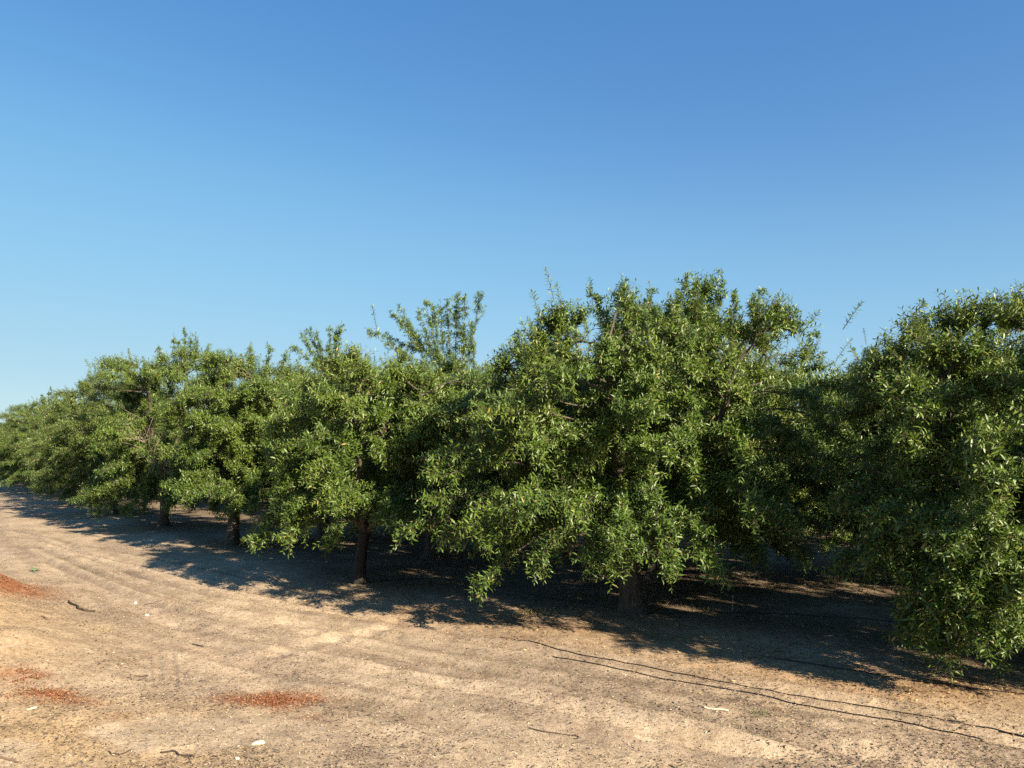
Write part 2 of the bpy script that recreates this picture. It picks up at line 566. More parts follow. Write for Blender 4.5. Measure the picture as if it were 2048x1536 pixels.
def tree_meshes(seed, trunk_r=.17, fork=.95, lean=(0, 0), c=(0, 0, 2.75), rx=2.5, ry=2.4, rt=1.9, rb=1.55, clumps=150, inner=50,
                shoots=50, nL=13, leaf=.089, fine=True, sprouts=40, drops=(), tips=(), tint0=.46, yellow=None, slen=.28, skirt=34, twig_mat=None, bark=None, slant=0.0, tipw=1.0, skz=(.95, 1.75)):
    rng = np.random.default_rng(seed)
    c = np.array(c, float)
    trunk, wood = Wood(), Wood()
    # trunk
    K = 14
    z = np.linspace(-.12, fork + .15, K)
    f = np.clip(z / fork, 0, 1.2)
    P = np.stack([lean[0] * f ** 1.3, lean[1] * f ** 1.3, z], -1)
    P[:, :2] += np.stack([np.sin(z * 3 + seed) * .015, np.cos(z * 2.3 + seed) * .015], -1)
    rad = trunk_r * (1 + .55 * np.exp(-np.clip(z, 0, 9) / .12) - .10 * f + .22 * sstep(.75, 1.15, f))
    th = np.arange(28) / 28 * TAU
    sh = 1 + .06 * np.sin(th * 5 + seed)[None] + .05 * np.sin(th * 3 + z[:, None] * 3 + seed) + .035 * np.sin(th * 11 + z[:, None] * 2)
    sh = sh + .10 * np.exp(-np.clip(z, 0, 9) / .2)[:, None] * np.sin(th * 4 + seed)[None]
    trunk.tubes(P[None], rad[None], 28, sh[None])
    top = P[-2]
    # scaffold limbs
    nS = 5
    sc = []
    a0 = rng.uniform(0, TAU)
    for k in range(nS):
        a = a0 + k * TAU / nS + rng.uniform(-.3, .3); el = rng.uniform(R(38), R(66))
        dirv = np.array([math.cos(a) * math.cos(el), math.sin(a) * math.cos(el), math.sin(el)])
        end = c + dirv * np.array([rx, ry, rt]) * .82
        mid = top * .45 + end * .55 + np.array([math.cos(a) * .35, math.sin(a) * .35, -.35])
        path = bez(top + np.array([math.cos(a), math.sin(a), 0]) * trunk_r * .35 - np.array([0, 0, .12]), mid, end, 12)
        path[1:-1] += rng.normal(0, .03, (10, 3))
        sc.append(path)
        trunk_rad = np.linspace(trunk_r * .62, .022, 12)
        wood.tubes(path[None], trunk_rad[None], 8)
    SC = np.concatenate([p[2:] for p in sc])
    # targets of the branches: the outer shell of the crown, some inside, and named low or high ones
    dirs = norm(fib(clumps) + rng.normal(0, .12, (clumps, 3)))
    dirs = dirs[dirs[:, 2] > -.85]
    ph = rng.uniform(0, TAU, 4)
    lump = 1 + .10 * np.sin(3 * np.arctan2(dirs[:, 1], dirs[:, 0]) + ph[0]) + .08 * np.sin(5 * dirs[:, 2] + ph[1])
    rz = np.where(dirs[:, 2] > 0, rt, rb)
    tg = c + dirs * np.stack([np.full(len(dirs), rx), np.full(len(dirs), ry), rz], -1) * (lump * rng.uniform(.64, 1.07, len(dirs)))[:, None]
    din = norm(rng.normal(size=(inner, 3)))
    tin = c + din * np.array([rx, ry, rt]) * rng.uniform(.35, .7, (inner, 1)) + np.array([0, 0, .1])
    tg[:, 2] += slant * (tg[:, 0] - c[0]) * np.clip((tg[:, 2] - c[2]) / rt, 0, 1)
    sa = np.arange(skirt) / max(skirt, 1) * TAU + rng.uniform(-.15, .15, skirt)
    sr = rng.uniform(.62, 1.0, skirt)
    tsk = np.stack([c[0] + np.cos(sa) * rx * sr, c[1] + np.sin(sa) * ry * sr, rng.uniform(skz[0], skz[1], skirt)], -1)
    tg = np.concatenate([tg, tsk])
    TG = [(p, 1.0, 0) for p in tg] + [(p, .8, 0) for p in tin] + [(np.array(p, float), w, 1) for p, w in drops]
    bp, SB, SD, SL, SDr, ST = [], [], [], [], [], []
    for p, w, kind in TG:
        p[2] = max(p[2], .42)
        cost = np.linalg.norm(SC - p, axis=1) + 1.2 * np.clip(SC[:, 2] - p[2], 0, 9)
        q = SC[np.argmin(cost + rng.uniform(0, .5, len(cost)))]
        out = norm(np.array([p[0] - c[0], p[1] - c[1], 0.0]) + 1e-6)
        mid = (p + q) / 2 + np.array([0, 0, .22 + .25 * (p[2] < c[2])]) + rng.normal(0, .12, 3)
        path = bez(q, mid, p, 9)
        path[1:-1] += rng.normal(0, .018, (7, 3))
        bp.append(path)
        n = int(shoots * w * rng.uniform(.75, 1.25))
        tt = 1 - rng.random(n) ** 1.7 * .60
        idx = tt * 8; i0 = np.minimum(idx.astype(int), 7); fr = (idx - i0)[:, None]
        b = path[i0] * (1 - fr) + path[i0 + 1] * fr
        tan = norm(path[i0 + 1] - path[i0])
        hrel = np.clip((p[2] - c[2]) / rt, -1, 1)
        d = tan * .55 + norm(p - c) * .45 + rng.normal(size=(n, 3)) * .62 + np.array([0, 0, .15 + .55 * max(hrel, 0) + .05 * (kind == 1)])
        SB.append(b); SD.append(norm(d))
        SL.append(slen * rng.uniform(.55, 1.25, n) * (1 + .35 * max(hrel, 0)))
        SDr.append(rng.uniform(.0, .22, n) + .12 * max(-hrel, 0) - .1 * max(hrel, 0))
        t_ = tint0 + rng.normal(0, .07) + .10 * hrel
        if yellow is not None and np.linalg.norm(p - np.array(yellow[0])) < yellow[1]:
            t_ = .80
        ST.append(np.full(n, t_))
    bp = np.array(bp)
    br = np.linspace(1, .3, 9)[None] * rng.uniform(.014, .024, (len(bp), 1))
    wood.tubes(bp, br, 5)
    # upright water shoots on the top of the crown
    sp_b, sp_d, sp_l = [], [], []
    if sprouts:
        cand = tg[tg[:, 2] > c[2] + .35 * rt]
        ii = rng.integers(0, len(cand), sprouts)
        b = cand[ii] + rng.normal(0, .22, (sprouts, 3)) - np.array([0, 0, .1])
        d = norm((b - c) * np.array([.30, .30, .1]) + np.array([0, 0, 1.0]) + rng.normal(0, .16, (sprouts, 3)))
        sp_b.append(b); sp_d.append(d); sp_l.append(rng.uniform(.25, .62, sprouts))
    for b, e in tips:
        b, e = np.array(b, float), np.array(e, float)
        sp_b.append(b[None]); sp_d.append(norm(e - b)[None]); sp_l.append(np.array([np.linalg.norm(e - b)]))
        # leafy spurs along a tall shoot
        m = int(np.linalg.norm(e - b) / .034 * tipw)
        if m > 8:
            tt = rng.uniform(0, .92, m) ** 1.1
            SB.append(b + (e - b) * tt[:, None] + rng.normal(0, .02, (m, 3)))
            SD.append(norm(norm(e - b) * .8 + rng.normal(size=(m, 3)) * .55)); SL.append(tipw * rng.uniform(.08, .24, m) * (1.1 - tt * .6)); SDr.append(np.full(m, .1)); ST.append(np.full(m, tint0 + .04))
    Bs, Ds, Ls, Dr, Ti = np.concatenate(SB), np.concatenate(SD), np.concatenate(SL), np.concatenate(SDr), np.concatenate(ST)
    t3 = np.linspace(0, 1, 3)
    g = np.array([0, 0, -1.0])

    def shoot_tubes(B, D, L, Q, r):
        P = B[:, None] + D[:, None] * (L[:, None] * t3)[..., None] + g * (Q[:, None] * L[:, None] * t3 ** 2)[..., None]
        wood.tubes(P, np.broadcast_to(np.array([1, .75, .4]) * r, (len(B), 3)), 3)
    shoot_tubes(Bs, Ds, Ls, Dr, .0042)
    parts = [leaves_from_shoots(rng, Bs, Ds, Ls, Dr, Ti, nL, leaf, fine)]
    if sp_b:
        b, d, L = np.concatenate(sp_b), np.concatenate(sp_d), np.concatenate(sp_l)
        q = rng.uniform(-.05, .12, len(b))
        shoot_tubes(b, d, L, q, .0065)
        parts.append(leaves_from_shoots(rng, b, d, L, q, np.full(len(b), tint0 + .08), 34, leaf * .92, fine))
    V, FT, FQ, A, o = [], [], [], [], 0
    for v, fs, a in parts:
        for f in fs:
            (FT if f.shape[1] == 3 else FQ).append(f + o)
        V.append(v); A.append(a); o += len(v)
    faces = ([np.concatenate(FT)] if FT else []) + [np.concatenate(FQ)]
    crown = mesh_np('crown', np.concatenate(V), faces, LEAF, attr=np.concatenate(A))
    return trunk.build('trunk', bark or BARK), wood.build('branches', twig_mat or BARK), crown


def plant(meshes, xy, label, group='almond trees in the orchard', rz=0.0, s=1.0, name='almond_tree'):
    root = bpy.data.objects.new(name, None)
    col.objects.link(root)
    root.empty_display_size = .3
    root.location = (xy[0], xy[1], gz(xy[0], xy[1]) - .02)
    root.rotation_euler = (0, 0, rz)
    root.scale = (s, s, s)
    tag(root, label, 'tree', group)
    for nm, me in zip(('trunk', 'branches', 'crown'), meshes):
        link(nm, me, root)
    return root


def loc(px, py, Y, base):
    """a point seen at this place of the photograph, relative to a trunk's foot"""
    p = at(px, py, Y)
    return p - np.array([base[0], base[1], 0])


def tipset(base, items):
    return [(loc(x0, y0, Y0, base), loc(x1, y1, Y1, base)) for x0, y0, Y0, x1, y1, Y1 in items]


# the thick-trunked tree in the middle
m0 = tree_meshes(3, slant=.22, trunk_r=.168, fork=.95, lean=(-.03, .05), c=(.05, -.05, 2.8), rx=2.75, ry=2.6, rt=1.7, rb=1.9, clumps=165, inner=55, shoots=58, sprouts=75,
                 drops=[(loc(970, 1165, 10.6, T0), .8), (loc(1085, 1120, 10.2, T0), .9), (loc(905, 1080, 10.8, T0), .9), (loc(815, 1060, 11.2, T0), .9), (loc(1225, 1085, 9.9, T0), .9), (loc(1275, 1100, 9.9, T0), .7),
                        (loc(1150, 1030, 9.8, T0), 1), (loc(1330, 1060, 9.9, T0), 1), (loc(1030, 1010, 10.2, T0), 1), (loc(880, 960, 10.8, T0), 1), (loc(1400, 1010, 10.4, T0), .8),
                        (loc(1170, 1115, 10.2, T0), .6), (loc(950, 1040, 10.4, T0), .9), (loc(860, 1010, 11, T0), .9), (loc(1240, 1060, 9.6, T0), 1), (loc(1440, 960, 10.8, T0), .8),
                        (loc(1040, 715, 11.4, T0), 1), (loc(1085, 690, 11.5, T0), 1), (loc(1120, 660, 11.6, T0), 1), (loc(1160, 650, 11.6, T0), 1), (loc(1010, 740, 11.3, T0), 1), (loc(1140, 700, 11.2, T0), 1)],
                 tips=tipset(T0, [(1240, 690, 11.6, 1178, 572, 11.6), (1262, 680, 11.3, 1243, 553, 11.3), (1320, 700, 11.8, 1298, 568, 11.8), (1375, 680, 11.5, 1372, 545, 11.5),
                                  (1430, 690, 11.8, 1445, 548, 11.8), (1490, 700, 11.6, 1527, 572, 11.6), (1530, 710, 11.6, 1580, 615, 11.6), (1460, 700, 11.2, 1470, 580, 11.2),
                                  (1340, 700, 12.1, 1335, 580, 12.1), (1410, 690, 12.1, 1408, 570, 12.1), (1070, 710, 11.5, 1082, 640, 11.5), (1120, 690, 11.6, 1128, 628, 11.6), (1035, 720, 11.4, 1040, 662, 11.4), (1350, 690, 11.3, 1352, 590, 11.3), (1395, 680, 11.2, 1392, 560, 11.2), (1505, 700, 11.3, 1508, 590, 11.3), (1415, 690, 11.9, 1425, 555, 11.9), (1220, 690, 11.9, 1210, 600, 11.9), (1290, 700, 11.9, 1270, 610, 11.9), (1590, 760, 11.9, 1632, 660, 11.9)]))
plant(m0, T0, 'broad leafy almond tree with a thick bare trunk, at the centre of the front row')
# the big tree cut by the right edge
mR = tree_meshes(8, trunk_r=.19, fork=.9, c=(.1, -.1, 2.6), rx=3.0, ry=2.6, rt=1.35, rb=1.9, clumps=165, inner=55, shoots=58, sprouts=40, 
                 drops=[(loc(1855, 1285, 8.0, RT), .9), (loc(1930, 1240, 7.7, RT), .9), (loc(2030, 1285, 7.5, RT), .8), (loc(1790, 1190, 8.2, RT), .9), (loc(1880, 1130, 7.7, RT), 1),
                        (loc(1720, 1080, 8.6, RT), .8), (loc(1990, 1120, 7.4, RT), 1), (loc(1960, 1000, 7.4, RT), 1), (loc(1820, 1040, 8, RT), 1),
                        (loc(1800, 1240, 8.3, RT), 1), (loc(1900, 1290, 7.9, RT), 1), (loc(1960, 1270, 7.6, RT), 1), (loc(1980, 1200, 7.6, RT), 1.1), (loc(1760, 1130, 8.5, RT), 1), (loc(1850, 1190, 7.9, RT), 1.1),
                        (loc(1930, 1180, 7.6, RT), 1.1), (loc(2040, 1180, 7.3, RT), 1.1), (loc(1740, 1020, 8.3, RT), 1), (loc(1890, 1070, 7.5, RT), 1.1), (loc(2020, 1060, 7.2, RT), 1.1), (loc(1830, 1270, 8.8, RT), 1), (loc(1990, 1300, 8.3, RT), 1),
                        (loc(1780, 690, 9.0, RT), 1), (loc(1825, 640, 9.0, RT), 1), (loc(1880, 625, 9.2, RT), 1), (loc(1930, 615, 9.0, RT), 1), (loc(1990, 615, 8.8, RT), 1), (loc(2035, 600, 8.6, RT), 1), (loc(1725, 730, 9.2, RT), 1), (loc(1860, 690, 8.6, RT), 1), (loc(1950, 680, 8.4, RT), 1), (loc(1800, 760, 8.5, RT), 1)],
                 tips=tipset(RT, [(1850, 680, 9.0, 1828, 570, 9.0), (1880, 680, 9.2, 1905, 590, 9.2), (1960, 660, 9.1, 1960, 570, 9.1), (2010, 660, 8.8, 2025, 562, 8.8), (1930, 680, 9.3, 1985, 580, 9.3)]))
plant(mR, RT, 'big almond tree nearest the camera, its low boughs cut by the right edge', s=.95)
# the slim young tree
m1 = tree_meshes(15, bark=SHADEDBARK, trunk_r=.105, fork=1.05, lean=(.12, 0), c=(.4, 0, 2.7), rx=2.3, ry=2.4, rt=1.3, rb=1.7, sprouts=34, 
                 drops=[(loc(600, 1030, 13.6, T1), .8), (loc(650, 1000, 12.6, T1), .9), (loc(575, 960, 13.5, T1), .9), (loc(800, 1010, 13, T1), .9)])
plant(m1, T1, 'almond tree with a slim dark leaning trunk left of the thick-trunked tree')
m2 = tree_meshes(22, trunk_r=.16, fork=1.0, c=(.5, 0, 2.85), rx=2.1, ry=2.3, rt=2.15, rb=1.8, sprouts=130, clumps=190, fine=False, leaf=.094,
                 tips=tipset(T2, [(470, 760, 20.4, 462, 700, 20.4), (500, 750, 20.2, 503, 695, 20.2), (530, 750, 20.4, 540, 690, 20.4), (560, 760, 20.4, 572, 702, 20.4)]))
plant(m2, T2, 'shaded almond tree, second trunk left of the thick one')
m3 = tree_meshes(31, inner=85, skz=(.62, 1.5), skirt=46, trunk_r=.15, fork=1.0, c=(.2, -.1, 3.1), rx=3.0, ry=2.9, rt=2.95, rb=1.8, sprouts=130, clumps=190, fine=False, leaf=.096,
                 tips=tipset(T3, [(305, 770, 26, 285, 715, 26), (330, 750, 26, 316, 690, 26), (352, 740, 26, 346, 672, 26), (370, 730, 26, 368, 652, 26), (388, 730, 26, 396, 670, 26), (410, 740, 26, 416, 688, 26), (428, 760, 26, 440, 705, 26), (360, 740, 25.5, 357, 680, 25.5), (380, 740, 26.3, 382, 665, 26.3)]))
t3 = plant(m3, T3, 'tall almond tree with bare brown dead boughs, third trunk left of the thick one')
m4 = tree_meshes(44, skz=(.62, 1.5), skirt=46, trunk_r=.16, fork=.95, c=(0, 0, 2.8), rx=3.3, ry=3.2, rt=2.35, rb=1.8, sprouts=130, clumps=190, fine=False, leaf=.10)
m5 = tree_meshes(57, skz=(.62, 1.5), skirt=46, trunk_r=.17, fork=1.0, c=(0, 0, 2.85), rx=3.2, ry=3.1, rt=2.1, rb=1.8, sprouts=130, clumps=190, fine=False, leaf=.10, tint0=.40)
# tree right behind the thick trunk, with yellowing leaves
BT = gnd(1314, 1170)[:2] + np.array([.0, .4])
mB = tree_meshes(63, trunk_r=.15, fork=1.1, lean=(.25, .1), c=(1.1, .3, 2.8), rx=2.6, ry=2.4, rt=2.35, rb=1.9, sprouts=75, yellow=((1.4, -1.2, 2.6), 1.5), skirt=44, skz=(.8, 1.6),
                 drops=[(loc(1480, 1085, 13.2, BT), 1), (loc(1560, 1080, 13.6, BT), 1), (loc(1600, 1115, 14.0, BT), .9), (loc(1530, 1060, 13.4, BT), 1), (loc(1440, 1060, 13.0, BT), .9)])
plant(mB, BT, 'almond tree with yellowing leaves standing close behind the thick trunk')
# trees further in whose tall tops stick out
CT = np.array([-1.9, 18.6])
mC = tree_meshes(71, tipw=1.15, c=(0, 0, 2.9), rx=2.9, ry=2.9, rt=1.75, rb=1.7, sprouts=10, fine=False,
                 tips=tipset(CT, [(860, 740, 18.4, 795, 600, 18.4), (850, 700, 18.6, 730, 658, 18.6), (880, 740, 18.2, 850, 590, 18.2), (890, 740, 18.6, 880, 600, 18.6), (910, 740, 18.4, 915, 572, 18.4),
                                  (925, 740, 18.2, 930, 575, 18.2), (935, 720, 18.5, 950, 650, 18.5), (950, 650, 18.5, 963, 570, 18.5), (840, 690, 18.3, 778, 615, 18.3), (870, 720, 18.8, 835, 610, 18.8),
                                  (900, 720, 18.9, 895, 590, 18.9), (865, 720, 18.4, 815, 640, 18.4), (930, 720, 18.9, 910, 620, 18.9), (850, 740, 18.4, 760, 670, 18.4), (880, 730, 18.2, 865, 595, 18.2), (950, 740, 18.2, 940, 640, 18.2)]))
plant(mC, CT, 'tall almond tree whose sparse leafy top forks into the sky behind the front row')
DT = np.array([-5.2, 21.5])
mD = tree_meshes(77, tipw=1.3, c=(0, 0, 2.9), rx=2.9, ry=2.9, rt=1.7, rb=1.7, sprouts=10, fine=False,
                 tips=tipset(DT, [(655, 760, 21.2, 600, 660, 21.2), (650, 760, 21.4, 632, 655, 21.4), (660, 760, 21.2, 660, 650, 21.2), (665, 760, 21.5, 683, 642, 21.5), (640, 740, 21.0, 583, 690, 21.0), (650, 740, 21.6, 615, 650, 21.6), (670, 760, 21.6, 672, 650, 21.6)]))
plant(mD, DT, 'almond tree behind the slim trunk whose small dark top shows over the crowns')
ET = np.array([8.3, 14.6])
mE = m5
plant(mE, ET, 'shaded almond tree in the gap left of the nearest tree, second row', rz=1.0, s=.88)
# the front row running off to the left
rngp = np.random.default_rng(5)
ordw = ['fourth', 'fifth', 'sixth', 'seventh', 'eighth', 'ninth', 'tenth', 'eleventh', 'twelfth', 'thirteenth', 'fourteenth', 'fifteenth', 'sixteenth']
for k in range(1, 14):
    p = T3 + ROWA * k + rngp.normal(0, .2, 2)
    plant([m4, m3, m5][k % 3] if k != 2 else m4, p, 'almond tree far down the left row, %s trunk left of the thick one' % ordw[k - 1], rz=rngp.uniform(0, TAU), s=rngp.uniform(.92, 1.04))
# rows behind
INW = np.array([.80, .60]) * 6.6
rowname = ['second', 'third', 'fourth', 'fifth', 'sixth', 'seventh']
side_row = [(RT - ROWB + np.array([.6, -.3]), 'unseen almond tree added for shade next to the nearest tree, just outside the right edge'), (ET - ROWB, 'unseen almond tree added for shade outside the right edge in the second row')]  # out of view, added to shade the orchard floor
for q, (p, lab) in enumerate(side_row):
    plant(m4, p, lab, rz=q * 2.1)
placed = [p for p, _ in side_row] + [T0, RT, T1, T2, T3, BT, CT, DT, ET] + [T3 + ROWA * k for k in range(1, 14)]
cnt = 0
for r in range(1, 7):
    for k in range(-5, 8):
        p = T2 + INW * r + ROWA * k + rngp.normal(0, .25, 2)
        if p[1] < 11 or abs(p[0] / p[1]) > .92 or p[1] > 62: continue
        if min(np.hypot(*(p - q)) for q in placed) < 3.4: continue
        placed.append(p); cnt += 1
        plant([m5, m4, m3, m2][(k + r) % 4], p, 'almond tree in the shade of the %s row back' % rowname[r - 1], group='almond trees in the %s row back' % rowname[r - 1], rz=rngp.uniform(0, TAU), s=rngp.uniform(.92, 1.05))
print('rows behind', cnt)


def dead_bough(root, base, mid, end, seed):
    rng = np.random.default_rng(seed)
    w = Wood()
    b, mi, e = (np.array(q, float) for q in (base, mid, end))
    main = bez(b, mi, e, 10)
    w.tubes(main[None], np.linspace(.035, .008, 10)[None], 6)
    for k in range(40):
        i = rng.integers(2, 10); p = main[i]
        d = norm(norm(e - b) * .7 + rng.normal(size=3) * .6); L = rng.uniform(.3, .8)
        sub = bez(p, p + d * L * .5 + rng.normal(0, .05, 3), p + d * L + rng.normal(0, .1, 3), 6)
        w.tubes(sub[None], np.linspace(.010, .003, 6)[None], 4)
        for j in range(4):
            q = sub[rng.integers(2, 6)]; d2 = norm(d + rng.normal(size=3) * .7); L2 = rng.uniform(.1, .35)
            w.tubes(bez(q, q + d2 * L2 * .5 + rng.normal(0, .02, 3), q + d2 * L2, 4)[None], np.linspace(.005, .002, 4)[None], 3)
    o = link('dead_bough', w.build('dead_bough', DEAD), root)
    tag(o, 'bare brown dead bough')


dead_bough(t3, (0, 0, 1.6), loc(345, 950, 24.4, T3), loc(288, 885, 22.6, T3), 1)
dead_bough(t3, (.2, 0, 1.8), loc(375, 900, 24.0, T3), loc(425, 840, 22.9, T3), 2)
dead_bough(t3, (0, 0, 1.5), loc(355, 945, 24.2, T3), loc(400, 915, 22.8, T3), 3)


# ------------------------------------------------------------------ litter on the ground
def scatter(name, label, mat, xy, size, aspect, seed, curl=.25, lift=.006, kind='stuff', cat=None, thick=0.0, tint=None, cen=None):
    rng = np.random.default_rng(seed)
    n = len(xy)
    z = ground_h(xy[:, 0], xy[:, 1]) + lift
    P = np.stack([xy[:, 0], xy[:, 1], z], -1)
    a = rng.uniform(0, TAU, n)
    D = norm(np.stack([np.cos(a), np.sin(a), rng.normal(0, .18, n)], -1))
    W = norm(np.cross(D, np.array([0, 0, 1.0]) + rng.normal(0, .35, (n, 3)))); N = np.cross(W, D)
    s = (size * rng.uniform(.5, 1.5, n))[:, None]
    w = s * (aspect * rng.uniform(.6, 1.4, n))[:, None]
    cu = rng.uniform(-.1, curl, (n, 1)) * s
    vs = [P - D * s / 2 + N * cu, P - D * s * .05 + W * w / 2, P + D * s / 2 + N * cu, P + D * s * .05 - W * w / 2 + N * w * .2]
    V = np.stack(vs, 1).reshape(-1, 3)
    Fq = (np.arange(n) * 4)[:, None] + np.array([[0, 3, 2, 1]])
    tv = np.repeat(rng.random(n) if tint is None else tint, 4)
    me = mesh_np(name, V, [Fq], mat, attr=tv)
    o = link(name, me)
    tag(o, label, cat, kind=kind)
    return o


rl = np.random.default_rng(99)


def field_pts(n, z0=5.6, z1=30, power=1.6):
    u = rl.random(n)
    y = z0 + (z1 - z0) * u ** power
    x = rl.uniform(-.74, .74, n) * y
    return np.stack([x, y], -1)


def keep(xy, w):
    return xy[rl.random(len(xy)) < w]


p = field_pts(220000)
d, s = edge_dist(p[:, 0], p[:, 1])
n2 = fbm(p[:, 0] * 1.3, p[:, 1] * 1.3, 61, 4)
w = np.clip(.08 + .5 * sstep(.45, .68, n2), 0, 1) * sstep(1.4, 2.4, d)
be, bf = berm_ef(p[:, 0], p[:, 1])
b = np.exp(-((be / 1.2) ** 2 + bf ** 4))
pd = keep(p, w * (1 - .75 * b))
DARKBIT = tint_mat('dark_litter', [(0, (0.068, 0.050, 0.038)), (.5, (0.143, 0.105, 0.075)), (1, (0.225, 0.173, 0.120))])
scatter('bark_litter', 'dark bark bits and twig scraps strewn over the dirt track', DARKBIT, pd, .032, .26, 1, cat='litter')
p = field_pts(160000)
d, s = edge_dist(p[:, 0], p[:, 1])
pp = keep(p, .35 + .5 * fbm(p[:, 0] * .9, p[:, 1] * .9, 77, 3) * sstep(1, 2.5, d))
PALEBIT = tint_mat('straw_litter', [(0, (0.285, 0.210, 0.128)), (.85, (0.390, 0.307, 0.195)), (1, (0.495, 0.420, 0.300))])
scatter('straw_litter', 'pale straw and hull scraps strewn over the dirt track', PALEBIT, pp, .022, .28, 2, cat='litter')
p = field_pts(140000, 6, 34, 1.4)
d, s = edge_dist(p[:, 0], p[:, 1])
wl = sstep(.38, .62, fbm(p[:, 0] * 1.6, p[:, 1] * 1.6, 33, 3)) * np.exp(-((d - 1.5) / 1.0) ** 2) * sstep(-4.5, -1.5, p[:, 0]) + .22 * sstep(1.2, 0, d)
LEAFBIT = tint_mat('fallen_leaf', [(0, (0.143, 0.064, 0.026)), (.45, (0.255, 0.143, 0.056)), (.85, (0.375, 0.247, 0.098)), (1, (0.465, 0.352, 0.180))])
scatter('fallen_leaves', 'yellow and brown fallen leaves along the edge of the shade', LEAFBIT, keep(p, np.clip(wl, 0, 1)), .042, .26, 3, curl=.35, lift=.006, cat='fallen leaves')

# ------------------------------------------------------------------ red dry weed patches
REDBIT = tint_mat('dry_red_weed', [(0, (0.150, 0.053, 0.026)), (.5, (0.270, 0.101, 0.041)), (1, (0.360, 0.203, 0.105))])
rr = np.random.default_rng(12)
red_labels = ['dense red-orange patch of dry weed right of the tyre print on the track', None, 'faint orange weed streak lying left of the tyre print',
              None, 'small reddish weed smear at the left edge, below the sandy berm', 'large dark red weed patch on the berm cut by the left edge', None, None]
for (px, py, hx, hy, k), lab in zip(RED_PATCHES, red_labels):
    if lab is None: continue
    p0, p1, p2 = ongnd(px, py), gnd(px + hx, py) - gnd(px, py), gnd(px, py - hy) - gnd(px, py)
    wx, wy = abs(p1[0]), min(abs(p2[1]), .95)
    n = int(4200 * k * (2.2 if px < 20 and py < 1200 else 1))
    xy = p0[:2] + rr.normal(0, .62, (n, 2)) * np.array([wx, wy])
    wgt = fbm(xy[:, 0] * 5, xy[:, 1] * 5, 93, 3)
    xy = xy[wgt > .42]
    o = scatter('weed_patch', lab, REDBIT, xy, .018, .35, int(px), curl=.5, lift=.006, kind=None, cat='weed patch')
    tag(o, group='red dry weed patches')


# ------------------------------------------------------------------ hoses and sticks
HOSE = plain('black_hose', (.012, .012, .013), .55, .4)


def smooth_path(P, per=10):
    P = np.array(P, float); out = []
    Q = np.concatenate([[2 * P[0] - P[1]], P, [2 * P[-1] - P[-2]]])
    for i in range(1, len(Q) - 2):
        t = np.linspace(0, 1, per, endpoint=False)[:, None]
        a, b, c, d_ = Q[i - 1], Q[i], Q[i + 1], Q[i + 2]
        out.append(.5 * (2 * b + (c - a) * t + (2 * a - 5 * b + 4 * c - d_) * t ** 2 + (3 * b - a - 3 * c + d_) * t ** 3))
    return np.concatenate(out + [P[-1:]])


def lay(name, pix, r, mat, label, cat, group=None, lift=.0, seed=0, wob=.007, sides=7, pts=None):
    rng = np.random.default_rng(seed)
    P = np.array([ongnd(*q)[:2] for q in pix]) if pts is None else np.array(pts, float)
    P = smooth_path(P, 14)
    P = P + np.stack([fbm(np.arange(len(P)) * .13, np.zeros(len(P)), seed + i, 3) - .5 for i in range(2)], -1) * wob * 4
    z = ground_h(P[:, 0], P[:, 1]) + r * .8 + lift
    P3 = np.concatenate([P, z[:, None]], -1)
    w = Wood()
    w.tubes(P3[None], np.full((1, len(P3)), r), sides)
    V, Fq = np.concatenate(w.V), np.concatenate(w.Fc)
    me = mesh_np(name, V, [Fq, np.stack([np.arange(1, sides - 1) * 0, np.arange(2, sides), np.arange(1, sides - 1)], -1), len(V) - sides + np.stack([np.arange(1, sides - 1) * 0, np.arange(1, sides - 1), np.arange(2, sides)], -1)], mat, smooth=True)
    o = link(name, me)
    tag(o, label, cat, group)
    return o, P3


HG = 'black irrigation hoses on the track'
h1, P1 = lay('irrigation_hose', [(1000, 1275), (1130, 1302), (1300, 1336), (1480, 1366), (1600, 1390), (1750, 1417), (1906, 1441), (1985, 1456), (2060, 1463), (2180, 1475)], .0065, HOSE, 'long black hose with a joint, upper of the close pair across the track', 'hose', HG, seed=1)
j = Wood()
jp = P1[np.argmin(np.linalg.norm(P1[:, :2] - ongnd(1903, 1441)[:2], axis=1))]
jd = norm(P1[-1] - P1[-40])
j.tubes((jp + np.linspace(-.07, .07, 6)[:, None] * jd)[None], np.array([[.008, .016, .016, .013, .016, .008]]), 10)
link('hose_joint', j.build('hose_joint', HOSE), h1)
lay('irrigation_hose', [(1105, 1314), (1300, 1353), (1500, 1387), (1640, 1412), (1800, 1437), (1880, 1452), (1965, 1468)], .0065, HOSE, 'black hose with a cut end, lower of the close pair across the track', 'hose', HG, seed=2)
lay('irrigation_hose', [(1998, 1464), (2050, 1476), (2150, 1492)], .008, HOSE, 'short black hose piece at the right edge below the joint', 'hose', HG, seed=3)
lay('irrigation_hose', [(1545, 1317), (1650, 1333), (1800, 1358), (1950, 1378), (2060, 1391), (2200, 1410)], .007, HOSE, 'thin black hose nearest the fallen leaves on the right', 'hose', HG, seed=4)
DG = 'drip lines along the tree rows'
lay('drip_line', [(1290, 1228), (1420, 1226), (1560, 1229), (1700, 1236), (1850, 1247), (2060, 1265)], .0065, HOSE, 'black drip line running right from the foot of the thick trunk', 'hose', DG, seed=5, wob=.03)
lay('drip_line', [(760, 1163), (860, 1158), (960, 1172), (1060, 1188), (1180, 1208), (1245, 1226)], .0065, HOSE, 'black drip line between the slim trunk and the thick trunk', 'hose', DG, seed=6, wob=.03)
STICK = plain('dark_stick', (.055, .04, .03), .9)
PALEST = plain('pale_stick', (.66, .56, .40), .9)
BROWNST = plain('brown_stick', (.15, .10, .07), .9)
